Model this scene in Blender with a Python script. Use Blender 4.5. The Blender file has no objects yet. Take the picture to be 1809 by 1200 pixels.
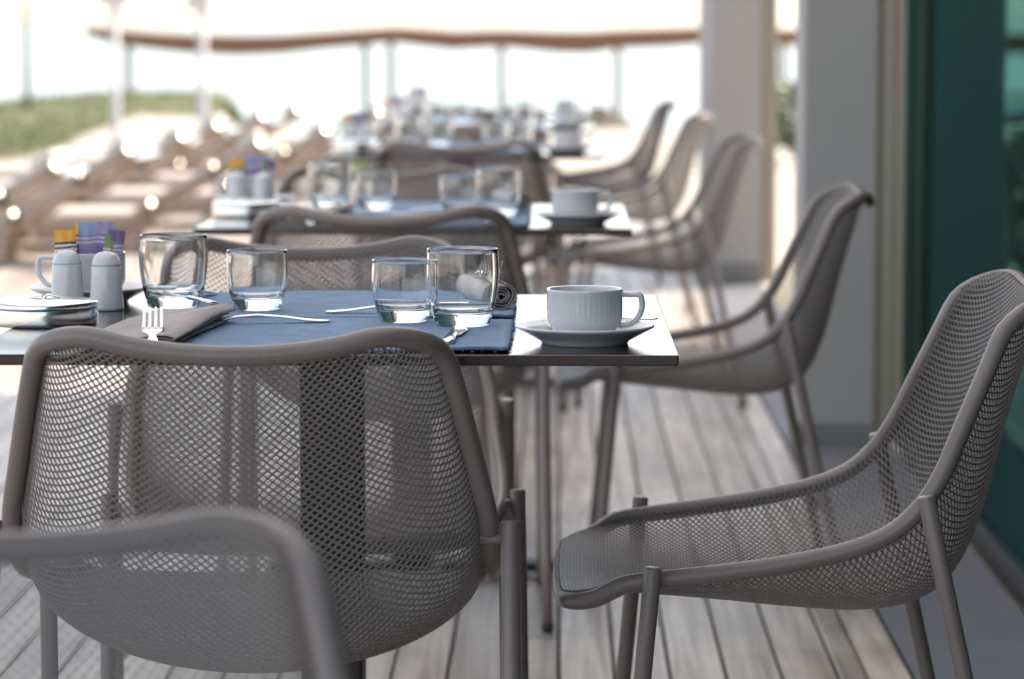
import bpy, bmesh, math, random
import numpy as np
from mathutils import Vector, Matrix, Euler
R = math.radians
random.seed(7); np.random.seed(7)
scene = bpy.context.scene

# ---------------------------------------------------------------- camera
CAM_H, FPX, CX, CY = 1.103, 5540.0, 904.5, 600.0
PITCH, YAW = R(5.67), R(0.84)
cam_d = bpy.data.cameras.new('camera'); cam = bpy.data.objects.new('camera', cam_d)
scene.collection.objects.link(cam)
cam.location = (0, 0, CAM_H); cam.rotation_euler = (R(90) - PITCH, 0, YAW)
cam_d.lens = 36.0 * FPX / 1809.0; cam_d.sensor_width = 36.0; cam_d.sensor_fit = 'HORIZONTAL'
cam_d.clip_start = 0.05; cam_d.clip_end = 20000
cam_d.dof.use_dof = True; cam_d.dof.focus_distance = 3.72; cam_d.dof.aperture_fstop = 5.2
scene.camera = cam

# ---------------------------------------------------------------- world, sun, exposure
SUN_EL, SUN_AZ = R(45), R(45)          # azimuth from +Y towards +X
world = bpy.data.worlds.new('World'); scene.world = world; world.use_nodes = True
wn = world.node_tree; wn.nodes.clear()
sky = wn.nodes.new('ShaderNodeTexSky'); sky.sky_type = 'NISHITA'; sky.sun_disc = False
sky.sun_elevation = SUN_EL; sky.sun_rotation = SUN_AZ
sky.air_density = 1.0; sky.dust_density = 1.0; sky.ozone_density = 0.7
bg = wn.nodes.new('ShaderNodeBackground'); bg.inputs[1].default_value = 0.09
wo = wn.nodes.new('ShaderNodeOutputWorld')
hsv = wn.nodes.new('ShaderNodeHueSaturation'); hsv.inputs['Saturation'].default_value = 0.6
wn.links.new(sky.outputs[0], hsv.inputs['Color']); wn.links.new(hsv.outputs[0], bg.inputs[0]); wn.links.new(bg.outputs[0], wo.inputs[0])
sd = bpy.data.lights.new('sun', 'SUN'); sd.energy = 2.3; sd.angle = R(0.5); sd.color = (1.0, 0.86, 0.71)
sun = bpy.data.objects.new('sun', sd); scene.collection.objects.link(sun)
to_sun = Vector((math.sin(SUN_AZ) * math.cos(SUN_EL), math.cos(SUN_AZ) * math.cos(SUN_EL), math.sin(SUN_EL)))
sun.rotation_euler = to_sun.to_track_quat('Z', 'Y').to_euler(); sun.location = (0, 20, 20)
scene.view_settings.view_transform = 'Standard'; scene.view_settings.look = 'None'
scene.view_settings.exposure = 1.9; scene.view_settings.gamma = 1.0
scene.render.engine = 'CYCLES'
cy = scene.cycles
cy.use_denoising = True; cy.max_bounces = 14; cy.transmission_bounces = 12; cy.transparent_max_bounces = 12
cy.diffuse_bounces = 4; cy.glossy_bounces = 5; cy.sample_clamp_indirect = 6.0; cy.blur_glossy = 0.5

# ---------------------------------------------------------------- helpers
COL = scene.collection

def ray(px, py):
    d = Vector(((px - CX) / FPX, (CY - py) / FPX, -1.0))
    return Euler(cam.rotation_euler).to_matrix() @ d

def at_z(px, py, z):
    d = ray(px, py); t = (z - CAM_H) / d.z
    return Vector((d.x * t, d.y * t, z))

def at_y(px, py, Y):
    d = ray(px, py); t = Y / d.y
    return Vector((d.x * t, Y, CAM_H + d.z * t))

def thing(name, label, cat, loc=(0, 0, 0), rz=0.0, group=None):
    o = bpy.data.objects.new(name, None); COL.objects.link(o)
    o.empty_display_size = 0.05
    o.location = loc; o.rotation_euler = (0, 0, rz)
    o['label'] = label; o['category'] = cat
    if group: o['group'] = group
    return o

def tag(o, label, cat, group=None):
    o['label'] = label; o['category'] = cat
    if group: o['group'] = group
    return o

def struct(o, kind='structure'):
    o['kind'] = kind
    return o

def obj(name, verts, faces, m, parent=None, smooth=False, loc=None):
    me = bpy.data.meshes.new(name)
    me.from_pydata([tuple(v) for v in verts], [], faces)
    me.validate(); me.update()
    if smooth: me.polygons.foreach_set('use_smooth', [True] * len(me.polygons))
    if m: me.materials.append(m)
    o = bpy.data.objects.new(name, me); COL.objects.link(o)
    if parent: o.parent = parent
    if loc is not None: o.location = loc
    return o

class MB:
    def __init__(s): s.v = []; s.f = []
    def add(s, v, f):
        n = len(s.v); s.v.extend([tuple(p) for p in v]); s.f.extend([tuple(i + n for i in q) for q in f]); return s
    def box(s, x0, x1, y0, y1, z0, z1, b=0.0):
        bm = bmesh.new(); bmesh.ops.create_cube(bm, size=1.0)
        for v in bm.verts:
            v.co = Vector(((x0 + x1) / 2 + v.co.x * (x1 - x0), (y0 + y1) / 2 + v.co.y * (y1 - y0), (z0 + z1) / 2 + v.co.z * (z1 - z0)))
        if b > 0: bmesh.ops.bevel(bm, geom=list(bm.edges), offset=b, segments=2, profile=0.6, affect='EDGES')
        return s.bm(bm)
    def bm(s, bm):
        bm.verts.index_update()
        s.add([v.co.copy() for v in bm.verts], [[v.index for v in f.verts] for f in bm.faces]); bm.free(); return s
    def tube(s, pts, r, n=12, closed=False, cap=True):
        v, f = tube_geo(pts, r, n, closed, cap); return s.add(v, f)
    def lathe(s, prof, n=48, c=(0, 0, 0), closed=False, fn=None):
        v, f = lathe_geo(prof, n, closed, fn); return s.add([(p[0] + c[0], p[1] + c[1], p[2] + c[2]) for p in v], f)
    def xform(s, M):
        s.v = [tuple(M @ Vector(p)) for p in s.v]; return s
    def build(s, name, m, parent=None, smooth=False, loc=None):
        return obj(name, s.v, s.f, m, parent, smooth, loc)

def tube_geo(pts, r, n=12, closed=False, cap=True):
    P = [Vector(p) for p in pts]; N = len(P)
    rr = r if hasattr(r, '__len__') else [r] * N
    T = []
    for i in range(N):
        if closed: t = P[(i + 1) % N] - P[i - 1]
        else: t = P[min(i + 1, N - 1)] - P[max(i - 1, 0)]
        T.append(t.normalized())
    up = Vector((0, 0, 1)) if abs(T[0].z) < 0.9 else Vector((1, 0, 0))
    a = (up - T[0] * up.dot(T[0])).normalized()
    V = []; F = []; fr = []
    for i in range(N):
        a = (a - T[i] * a.dot(T[i])).normalized(); fr.append(a.copy())
    for i in range(N):
        b = T[i].cross(fr[i])
        for k in range(n):
            t = 2 * math.pi * k / n
            V.append(P[i] + (fr[i] * math.cos(t) + b * math.sin(t)) * rr[i])
    shift = 0
    if closed:
        b0 = T[0].cross(fr[0]); aw = fr[-1] - T[0] * fr[-1].dot(T[0])
        ang = math.atan2(aw.dot(b0), aw.dot(fr[0])); shift = round(ang / (2 * math.pi) * n)
    for i in range(N if closed else N - 1):
        j = (i + 1) % N
        sh = shift if (closed and j == 0) else 0
        for k in range(n):
            k2 = (k + 1) % n
            F.append((i * n + k, i * n + k2, j * n + (k2 + sh) % n, j * n + (k + sh) % n))
    if cap and not closed:
        F.append(tuple(range(n - 1, -1, -1))); F.append(tuple((N - 1) * n + k for k in range(n)))
    return V, F

def lathe_geo(prof, n=48, closed=False, fn=None):
    V = []; F = []; m = len(prof)
    for i, (r, z) in enumerate(prof):
        for k in range(n):
            t = 2 * math.pi * k / n
            rr, zz = (r, z) if fn is None else fn(r, z, t, i)
            V.append((rr * math.cos(t), rr * math.sin(t), zz))
    for i in range(m - 1 + (1 if closed else 0)):
        j = (i + 1) % m
        for k in range(n):
            k2 = (k + 1) % n
            F.append((i * n + k, i * n + k2, j * n + k2, j * n + k))
    if not closed:
        if prof[0][0] > 1e-6: F.append(tuple(range(n - 1, -1, -1)))
        if prof[-1][0] > 1e-6: F.append(tuple((m - 1) * n + k for k in range(n)))
    return V, F

def crom(pts, n):
    """Catmull-Rom resample of a list of tuples to n samples (uniform in index)."""
    A = np.array(pts, float); m = len(A)
    A = np.vstack([2 * A[0] - A[1], A, 2 * A[-1] - A[-2]])
    out = []
    for t in np.linspace(0, m - 1, n):
        i = min(int(t), m - 2); u = t - i
        p0, p1, p2, p3 = A[i], A[i + 1], A[i + 2], A[i + 3]
        out.append(0.5 * (2 * p1 + (p2 - p0) * u + (2 * p0 - 5 * p1 + 4 * p2 - p3) * u * u + (3 * p1 - p0 - 3 * p2 + p3) * u ** 3))
    return np.array(out)

def copy_tree(o, parent=None):
    c = o.copy(); COL.objects.link(c)
    if parent is not None: c.parent = parent
    for ch in list(o.children): copy_tree(ch, c)
    return c

# ---------------------------------------------------------------- materials
def mat(name):
    m = bpy.data.materials.new(name); m.use_nodes = True
    nt = m.node_tree; return m, nt, nt.nodes['Principled BSDF']

def nd(nt, t, **kw):
    n = nt.nodes.new(t)
    for k, v in kw.items(): setattr(n, k, v)
    return n

def simple(name, col, rough=0.5, metal=0.0, var=0.12, scale=8.0, bump=0.0, bscale=None, spec=0.5, coat=0.0):
    m, nt, b = mat(name)
    tc = nd(nt, 'ShaderNodeTexCoord')
    no = nd(nt, 'ShaderNodeTexNoise'); no.inputs['Scale'].default_value = scale; no.inputs['Detail'].default_value = 5
    nt.links.new(tc.outputs['Object'], no.inputs['Vector'])
    mx = nd(nt, 'ShaderNodeMix', data_type='RGBA')
    mx.inputs[6].default_value = (*[c * (1 - var) for c in col], 1); mx.inputs[7].default_value = (*[min(1, c * (1 + var)) for c in col], 1)
    nt.links.new(no.outputs['Fac'], mx.inputs[0]); nt.links.new(mx.outputs[2], b.inputs['Base Color'])
    rm = nd(nt, 'ShaderNodeMapRange'); rm.inputs[3].default_value = rough * 0.8; rm.inputs[4].default_value = min(1, rough * 1.2)
    nt.links.new(no.outputs['Fac'], rm.inputs[0]); nt.links.new(rm.outputs[0], b.inputs['Roughness'])
    b.inputs['Metallic'].default_value = metal; b.inputs['Specular IOR Level'].default_value = spec
    b.inputs['Coat Weight'].default_value = coat
    if bump:
        n2 = nd(nt, 'ShaderNodeTexNoise'); n2.inputs['Scale'].default_value = bscale or scale * 10; n2.inputs['Detail'].default_value = 6
        nt.links.new(tc.outputs['Object'], n2.inputs['Vector'])
        bp = nd(nt, 'ShaderNodeBump'); bp.inputs['Strength'].default_value = bump; bp.inputs['Distance'].default_value = 0.002
        nt.links.new(n2.outputs['Fac'], bp.inputs['Height']); nt.links.new(bp.outputs[0], b.inputs['Normal'])
    return m

M_chair = simple('taupe_powder_coat', (0.22, 0.180, 0.160), 0.30, 0.0, 0.10, 30, 0.05, 900, 0.5)
M_chairmesh = simple('taupe_mesh_coat', (0.20, 0.172, 0.156), 0.36, 0.0, 0.06, 30)
M_black = simple('black_plastic', (0.012, 0.012, 0.013), 0.45, 0, 0.1, 30)
M_ped = simple('black_steel', (0.02, 0.017, 0.016), 0.5, 0, 0.1, 12, 0.1, 300)
M_porc = simple('white_porcelain', (0.60, 0.61, 0.62), 0.12, 0, 0.02, 10, 0, None, 0.5, 0.5)
M_chrome = simple('polished_steel', (0.78, 0.78, 0.78), 0.09, 1.0, 0.03, 60)
M_dish = simple('worn_steel', (0.80, 0.79, 0.77), 0.17, 1.0, 0.05, 40, 0.04, 500)
M_column = simple('column_plaster', (0.36, 0.35, 0.345), 0.8, 0, 0.05, 3, 0.15, 120)
M_plinth = simple('plinth_stone', (0.20, 0.20, 0.205), 0.7, 0, 0.1, 6, 0.1, 60)
M_frame = simple('bronze_frame', (0.36, 0.33, 0.27), 0.4, 0.2, 0.06, 8)
M_frame_dark = simple('bronze_frame_groove', (0.22, 0.17, 0.10), 0.5, 0.1, 0.06, 8)
M_kerb = simple('terrace_stone', (0.15, 0.155, 0.175), 0.6, 0, 0.15, 5, 0.2, 60)
M_roof = simple('roof_render', (0.55, 0.54, 0.52), 0.8, 0, 0.05, 2)
def awning_mat():  # translucent cloth, lets soft light through the added awning
    m, nt, b = mat('shade_awning_fabric'); nt.nodes.remove(b)
    tr = nd(nt, 'ShaderNodeBsdfTranslucent'); tr.inputs[0].default_value = (0.80, 0.80, 0.80, 1)
    df = nd(nt, 'ShaderNodeBsdfDiffuse'); df.inputs[0].default_value = (0.78, 0.80, 0.83, 1)
    w = nd(nt, 'ShaderNodeTexWave'); w.inputs['Scale'].default_value = 6; tc = nd(nt, 'ShaderNodeTexCoord')
    nt.links.new(tc.outputs['Object'], w.inputs['Vector'])
    mr = nd(nt, 'ShaderNodeMapRange'); mr.inputs[3].default_value = 0.36; mr.inputs[4].default_value = 0.42
    mx = nd(nt, 'ShaderNodeMixShader'); nt.links.new(w.outputs['Fac'], mr.inputs[0]); nt.links.new(mr.outputs[0], mx.inputs[0])
    nt.links.new(tr.outputs[0], mx.inputs[1]); nt.links.new(df.outputs[0], mx.inputs[2])
    nt.links.new(mx.outputs[0], nt.nodes['Material Output'].inputs['Surface']); return m
M_awning = awning_mat()
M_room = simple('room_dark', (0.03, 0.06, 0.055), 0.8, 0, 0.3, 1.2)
M_lwood = simple('lounger_wood', (0.42, 0.33, 0.26), 0.5, 0, 0.2, 6)
M_lmat = simple('lounger_canvas', (0.55, 0.48, 0.42), 0.85, 0, 0.05, 5)
M_canopy = simple('canopy_brown', (0.20, 0.105, 0.06), 0.85, 0, 0.15, 0.8)
M_post = simple('canopy_post', (0.20, 0.19, 0.15), 0.6, 0, 0.08, 4)
M_lamp = simple('lamp_post_paint', (0.60, 0.56, 0.56), 0.5, 0, 0.05, 6)
M_lamphead = simple('lamp_head_paint', (0.62, 0.54, 0.54), 0.5, 0, 0.08, 6)
M_thatch = simple('thatch', (0.16, 0.13, 0.10), 0.95, 0, 0.35, 14, 0.6, 60)
M_bark = simple('bark', (0.20, 0.15, 0.10), 0.9, 0, 0.3, 10)

def wood_deck():
    m, nt, b = mat('weathered_deck_boards')
    tc = nd(nt, 'ShaderNodeTexCoord'); gi = nd(nt, 'ShaderNodeNewGeometry')
    mp = nd(nt, 'ShaderNodeMapping'); mp.inputs['Scale'].default_value = (60, 1.6, 20)
    ad = nd(nt, 'ShaderNodeVectorMath', operation='MULTIPLY_ADD')
    cb = nd(nt, 'ShaderNodeCombineXYZ')
    nt.links.new(gi.outputs['Random Per Island'], cb.inputs[1]); nt.links.new(gi.outputs['Random Per Island'], cb.inputs[0])
    nt.links.new(cb.outputs[0], ad.inputs[0]); ad.inputs[1].default_value = (17, 31, 0)
    nt.links.new(tc.outputs['Object'], ad.inputs[2]); nt.links.new(ad.outputs[0], mp.inputs['Vector'])
    g = nd(nt, 'ShaderNodeTexNoise'); g.inputs['Scale'].default_value = 1; g.inputs['Detail'].default_value = 6; g.inputs['Distortion'].default_value = 0.6
    nt.links.new(mp.outputs[0], g.inputs['Vector'])
    s = nd(nt, 'ShaderNodeTexNoise'); s.inputs['Scale'].default_value = 3.2; s.inputs['Detail'].default_value = 4
    nt.links.new(ad.outputs[0], s.inputs['Vector'])
    r1 = nd(nt, 'ShaderNodeValToRGB')
    r1.color_ramp.elements[0].position = 0.28; r1.color_ramp.elements[0].color = (0.28, 0.225, 0.185, 1)
    r1.color_ramp.elements[1].position = 0.62; r1.color_ramp.elements[1].color = (0.62, 0.54, 0.46, 1)
    nt.links.new(g.outputs['Fac'], r1.inputs[0])
    r2 = nd(nt, 'ShaderNodeValToRGB')
    r2.color_ramp.elements[0].position = 0.30; r2.color_ramp.elements[0].color = (0.55, 0.50, 0.46, 1)
    r2.color_ramp.elements[1].position = 0.55; r2.color_ramp.elements[1].color = (1.0, 1.0, 1.0, 1)
    nt.links.new(s.outputs['Fac'], r2.inputs[0])
    mu = nd(nt, 'ShaderNodeMix', data_type='RGBA', blend_type='MULTIPLY'); mu.inputs[0].default_value = 0.8
    nt.links.new(r1.outputs[0], mu.inputs[6]); nt.links.new(r2.outputs[0], mu.inputs[7])
    hs = nd(nt, 'ShaderNodeHueSaturation')
    mr = nd(nt, 'ShaderNodeMapRange'); mr.inputs[3].default_value = 0.8; mr.inputs[4].default_value = 1.15
    nt.links.new(gi.outputs['Random Per Island'], mr.inputs[0]); nt.links.new(mr.outputs[0], hs.inputs['Value'])
    nt.links.new(mu.outputs[2], hs.inputs['Color']); nt.links.new(hs.outputs[0], b.inputs['Base Color'])
    rr = nd(nt, 'ShaderNodeMapRange'); rr.inputs[3].default_value = 0.26; rr.inputs[4].default_value = 0.55
    nt.links.new(s.outputs['Fac'], rr.inputs[0]); nt.links.new(rr.outputs[0], b.inputs['Roughness'])
    bp = nd(nt, 'ShaderNodeBump'); bp.inputs['Strength'].default_value = 0.35; bp.inputs['Distance'].default_value = 0.002
    nt.links.new(g.outputs['Fac'], bp.inputs['Height']); nt.links.new(bp.outputs[0], b.inputs['Normal'])
    return m
M_deck = wood_deck()

def table_mat():
    m, nt, b = mat('dark_laminate')
    tc = nd(nt, 'ShaderNodeTexCoord'); mp = nd(nt, 'ShaderNodeMapping'); mp.inputs['Scale'].default_value = (3, 60, 60)
    nt.links.new(tc.outputs['Object'], mp.inputs['Vector'])
    g = nd(nt, 'ShaderNodeTexNoise'); g.inputs['Scale'].default_value = 1.5; g.inputs['Detail'].default_value = 6
    nt.links.new(mp.outputs[0], g.inputs['Vector'])
    r = nd(nt, 'ShaderNodeValToRGB'); r.color_ramp.elements[0].color = (0.010, 0.006, 0.005, 1); r.color_ramp.elements[1].color = (0.034, 0.020, 0.016, 1)
    nt.links.new(g.outputs['Fac'], r.inputs[0]); nt.links.new(r.outputs[0], b.inputs['Base Color'])
    n2 = nd(nt, 'ShaderNodeTexNoise'); n2.inputs['Scale'].default_value = 7; n2.inputs['Detail'].default_value = 5
    nt.links.new(tc.outputs['Object'], n2.inputs['Vector'])
    rr = nd(nt, 'ShaderNodeMapRange'); rr.inputs[3].default_value = 0.09; rr.inputs[4].default_value = 0.17
    nt.links.new(n2.outputs['Fac'], rr.inputs[0]); nt.links.new(rr.outputs[0], b.inputs['Roughness'])
    b.inputs['IOR'].default_value = 1.5
    return m
M_table = table_mat()

def cloth(name, col, scale, bump=0.5, sheen=0.3):
    m, nt, b = mat(name)
    tc = nd(nt, 'ShaderNodeTexCoord')
    w1 = nd(nt, 'ShaderNodeTexWave', bands_direction='X'); w1.inputs['Scale'].default_value = scale; w1.inputs['Distortion'].default_value = 1.2; w1.inputs['Detail'].default_value = 2
    w2 = nd(nt, 'ShaderNodeTexWave', bands_direction='Y'); w2.inputs['Scale'].default_value = scale; w2.inputs['Distortion'].default_value = 1.2; w2.inputs['Detail'].default_value = 2
    for w in (w1, w2): nt.links.new(tc.outputs['Object'], w.inputs['Vector'])
    mul = nd(nt, 'ShaderNodeMath', operation='MULTIPLY')
    nt.links.new(w1.outputs['Fac'], mul.inputs[0]); nt.links.new(w2.outputs['Fac'], mul.inputs[1])
    n = nd(nt, 'ShaderNodeTexNoise'); n.inputs['Scale'].default_value = 26; n.inputs['Detail'].default_value = 6
    nt.links.new(tc.outputs['Object'], n.inputs['Vector'])
    av = nd(nt, 'ShaderNodeMath', operation='MULTIPLY_ADD'); av.inputs[1].default_value = 0.45
    nt.links.new(mul.outputs[0], av.inputs[0]); nt.links.new(n.outputs['Fac'], av.inputs[2])
    mx = nd(nt, 'ShaderNodeMix', data_type='RGBA')
    mx.inputs[6].default_value = (*[c * 0.6 for c in col], 1); mx.inputs[7].default_value = (*[min(1, c * 1.3) for c in col], 1)
    nt.links.new(av.outputs[0], mx.inputs[0]); nt.links.new(mx.outputs[2], b.inputs['Base Color'])
    b.inputs['Roughness'].default_value = 0.85; b.inputs['Sheen Weight'].default_value = sheen; b.inputs['Sheen Roughness'].default_value = 0.5
    b.inputs['Specular IOR Level'].default_value = 0.25
    bp = nd(nt, 'ShaderNodeBump'); bp.inputs['Strength'].default_value = bump; bp.inputs['Distance'].default_value = 0.0008
    nt.links.new(mul.outputs[0], bp.inputs['Height']); nt.links.new(bp.outputs[0], b.inputs['Normal'])
    return m
M_mat = cloth('blue_denim', (0.175, 0.27, 0.41), 95, 0.8, 0.2)
M_nap = cloth('taupe_linen', (0.43, 0.37, 0.34), 160, 0.4, 0.1)

def glass_mat():
    m, nt, b = mat('drinking_glass')
    b.inputs['Base Color'].default_value = (0.985, 0.995, 0.992, 1); b.inputs['Roughness'].default_value = 0.0
    b.inputs['IOR'].default_value = 1.48; b.inputs['Transmission Weight'].default_value = 1.0
    tc = nd(nt, 'ShaderNodeTexCoord'); mp = nd(nt, 'ShaderNodeMapping'); mp.inputs['Scale'].default_value = (1, 1, 0.25)
    n = nd(nt, 'ShaderNodeTexNoise'); n.inputs['Scale'].default_value = 34; n.inputs['Detail'].default_value = 1
    nt.links.new(tc.outputs['Object'], mp.inputs[0]); nt.links.new(mp.outputs[0], n.inputs['Vector'])
    bp = nd(nt, 'ShaderNodeBump'); bp.inputs['Strength'].default_value = 0.05; bp.inputs['Distance'].default_value = 0.002
    nt.links.new(n.outputs['Fac'], bp.inputs['Height']); nt.links.new(bp.outputs[0], b.inputs['Normal'])
    return m
M_glass = glass_mat()

def pane_mat():
    m, nt, b = mat('green_tinted_pane')
    nt.nodes.remove(b)
    out = nt.nodes['Material Output']
    tr = nd(nt, 'ShaderNodeBsdfTransparent'); tr.inputs[0].default_value = (0.09, 0.27, 0.23, 1)
    gl = nd(nt, 'ShaderNodeBsdfGlossy'); gl.inputs[0].default_value = (0.18, 0.43, 0.40, 1); gl.inputs['Roughness'].default_value = 0.03
    fr = nd(nt, 'ShaderNodeFresnel'); fr.inputs[0].default_value = 1.5
    mx = nd(nt, 'ShaderNodeMixShader')
    tc = nd(nt, 'ShaderNodeTexCoord'); n = nd(nt, 'ShaderNodeTexNoise'); n.inputs['Scale'].default_value = 1.1; n.inputs['Detail'].default_value = 2
    bp = nd(nt, 'ShaderNodeBump'); bp.inputs['Strength'].default_value = 0.08; bp.inputs['Distance'].default_value = 0.02
    nt.links.new(tc.outputs['Object'], n.inputs['Vector']); nt.links.new(n.outputs['Fac'], bp.inputs['Height']); nt.links.new(bp.outputs[0], gl.inputs['Normal'])
    nt.links.new(fr.outputs[0], mx.inputs[0]); nt.links.new(tr.outputs[0], mx.inputs[1]); nt.links.new(gl.outputs[0], mx.inputs[2])
    nt.links.new(mx.outputs[0], out.inputs['Surface'])
    return m
M_pane = pane_mat()

def packet_mat(name, top, low, stripe):
    """paper sachet: coloured head, striped lower half (object space z)"""
    m, nt, b = mat(name)
    tc = nd(nt, 'ShaderNodeTexCoord'); sp = nd(nt, 'ShaderNodeSeparateXYZ'); nt.links.new(tc.outputs['Object'], sp.inputs[0])
    r = nd(nt, 'ShaderNodeValToRGB'); r.color_ramp.interpolation = 'CONSTANT'
    mr = nd(nt, 'ShaderNodeMapRange'); mr.inputs[1].default_value = 0.0; mr.inputs[2].default_value = 0.075
    nz = nd(nt, 'ShaderNodeTexNoise'); nz.inputs['Scale'].default_value = 90
    nt.links.new(tc.outputs['Object'], nz.inputs['Vector'])
    ad = nd(nt, 'ShaderNodeMath', operation='MULTIPLY_ADD'); ad.inputs[1].default_value = 0.004
    nt.links.new(nz.outputs['Fac'], ad.inputs[0]); nt.links.new(sp.outputs[2], ad.inputs[2])
    nt.links.new(ad.outputs[0], mr.inputs[0]); nt.links.new(mr.outputs[0], r.inputs[0])
    e = r.color_ramp.elements
    e[0].position = 0; e[0].color = (*low, 1)
    e[1].position = 0.66; e[1].color = (*stripe, 1)
    for p, c in ((0.70, low), (0.735, stripe), (0.775, low), (0.82, top)):
        x = e.new(p); x.color = (*c, 1)
    nt.links.new(r.outputs[0], b.inputs['Base Color']); b.inputs['Roughness'].default_value = 0.4
    return m

def ground_mat(name, c1, c2, scale, rough=0.9):
    m, nt, b = mat(name)
    tc = nd(nt, 'ShaderNodeTexCoord'); n = nd(nt, 'ShaderNodeTexNoise'); n.inputs['Scale'].default_value = scale; n.inputs['Detail'].default_value = 8
    nt.links.new(tc.outputs['Object'], n.inputs['Vector'])
    r = nd(nt, 'ShaderNodeValToRGB'); r.color_ramp.elements[0].position = 0.35; r.color_ramp.elements[1].position = 0.65
    r.color_ramp.elements[0].color = (*c1, 1); r.color_ramp.elements[1].color = (*c2, 1)
    nt.links.new(n.outputs['Fac'], r.inputs[0]); nt.links.new(r.outputs[0], b.inputs['Base Color']); b.inputs['Roughness'].default_value = rough
    return m
M_sand = ground_mat('sand', (0.46, 0.40, 0.33), (0.56, 0.50, 0.42), 0.8)
M_under = ground_mat('under_deck_earth', (0.045, 0.04, 0.036), (0.07, 0.062, 0.056), 3)
M_lawn = ground_mat('lawn_soil', (0.12, 0.14, 0.05), (0.20, 0.20, 0.09), 0.7)
M_sea = simple('sea', (0.42, 0.50, 0.46), 0.4, 0, 0.1, 0.02, 0, None, 0.3)
M_leaf = simple('leaf', (0.07, 0.12, 0.035), 0.5, 0, 0.4, 20)
M_blade = simple('grass_blade', (0.14, 0.165, 0.06), 0.6, 0, 0.4, 4)

# ================================================================ SETTING
# terrain: beach and lower ground, one sheet reaching far out
def grid_sheet(name, xs, ys, zf, m):
    V = [(x, y, zf(x, y)) for y in ys for x in xs]; n = len(xs)
    F = [(j * n + i, j * n + i + 1, (j + 1) * n + i + 1, (j + 1) * n + i) for j in range(len(ys) - 1) for i in range(n - 1)]
    return obj(name, V, F, m, None, True)
def hump(x, y, cx, cy_, sx, sy, h): return h * math.exp(-((x - cx) / sx) ** 2 - ((y - cy_) / sy) ** 2)
def ground_z(x, y):
    q = min(1, max(0, (-3.6 - x) / 1.0)); q = q * q * (3 - 2 * q); y0 = 35.5 + 8 * q
    z = -0.06 if y < 24 else -0.06 + 0.05 * min(1, (y - 24) / 12)
    if y > y0: z -= 2.4 * min(1, (y - y0) / 9)
    z += hump(x, y, -6.1, 42, 1.5, 5, 0.20) + hump(x, y, -4.75, 42, .75, 4, 0.12)
    return z
xs = list(np.concatenate([np.linspace(-400, -14, 12), np.linspace(-12, 12, 49), np.linspace(14, 400, 12)]))
ys = list(np.concatenate([np.linspace(-40, 22, 10), np.linspace(24, 64, 41), np.linspace(70, 140, 6)]))
beach = struct(grid_sheet('beach_ground', xs, ys, ground_z, M_sand))
sea = struct(obj('sea_water', [(-9000, 105, -2.35), (9000, 105, -2.35), (9000, 15000, -2.35), (-9000, 15000, -2.35)], [(0, 1, 2, 3)], M_sea))
lx = list(np.linspace(-14, 0, 57)); ly = list(np.linspace(24.2, 47, 30))
def on_lawn(x, y): return (x < (-0.118 if y < 36 else -0.098) * y + .3 * math.sin(y * .9) and y > 27.5 + min(10, max(0, (985 + 5540 * x / y - 60) * .055))) or (-2.5 + .2 * math.sin(y * 3) < x < -1.2 + .2 * math.sin(y * 2) and y < 31)
V = [(x, y, ground_z(x, y) + 0.02) for y in ly for x in lx]; nx_ = len(lx)
F = [(j * nx_ + i, j * nx_ + i + 1, (j + 1) * nx_ + i + 1, (j + 1) * nx_ + i) for j in range(len(ly) - 1) for i in range(nx_ - 1) if on_lawn(lx[i] + .15, ly[j] + .4)]
lawn = struct(obj('lawn', V, F, M_lawn, None, True))

# grass blades on the lawn: stuff
gv = []; gf = []
for i in range(26000):
    x = random.uniform(-9.5, -1.0); y = 24.3 + (22) * random.random() ** 1.3
    if not on_lawn(x, y): continue
    z = ground_z(x, y) + 0.015; h = random.uniform(0.03, 0.10); a = random.uniform(0, 6.28); w = 0.006 + 0.006 * random.random()
    dx, dy = math.cos(a) * w, math.sin(a) * w; lx_, ly_ = random.uniform(-.04, .04), random.uniform(-.04, .04)
    k = len(gv); gv += [(x - dx, y - dy, z), (x + dx, y + dy, z), (x + lx_, y + ly_, z + h)]; gf.append((k, k + 1, k + 2))
struct(obj('grass', gv, gf, M_blade), 'stuff')

# deck of boards (pattern of one surface), stone strip, earth under the boards
PITCH_B = 0.0957; X_EDGE = 0.607
d = MB()
x = 0.194 + 4 * PITCH_B
first = True
x1 = X_EDGE
x0 = 0.194 + 3 * PITCH_B + 0.052
edges = [X_EDGE, 0.194 + 3 * PITCH_B + 0.05, 0.194 + 3 * PITCH_B]
xx = 0.194 + 2 * PITCH_B
while xx > -6.2: edges.append(xx); xx -= PITCH_B
for i in range(len(edges) - 1):
    b1, b0 = edges[i] - 0.003, edges[i + 1] + 0.003
    y = -7.0 - random.random() * 2
    while y < 24:
        L = random.uniform(2.6, 4.2); ye = min(y + L, 24.0)
        if ye > -6.0: d.box(b0, b1, y + 0.001, ye - 0.001, -0.024 + random.uniform(-.0006, .0006), random.uniform(-.0012, .0004), 0.0025)
        y = ye + 0.001
struct(d.build('deck', M_deck))
struct(obj('deck_subfloor', [(-6.3, -9, -.05), (X_EDGE, -9, -.05), (X_EDGE, 24, -.05), (-6.3, 24, -.05)], [(0, 1, 2, 3)], M_under))
struct(MB().box(X_EDGE + 0.006, 0.885, -3, 18, -0.06, 0.0, 0.003).build('terrace_floor', M_kerb))
struct(MB().box(0.955, 6, -3, 8.55, -0.06, 0.0).build('interior_floor', M_kerb))

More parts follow.
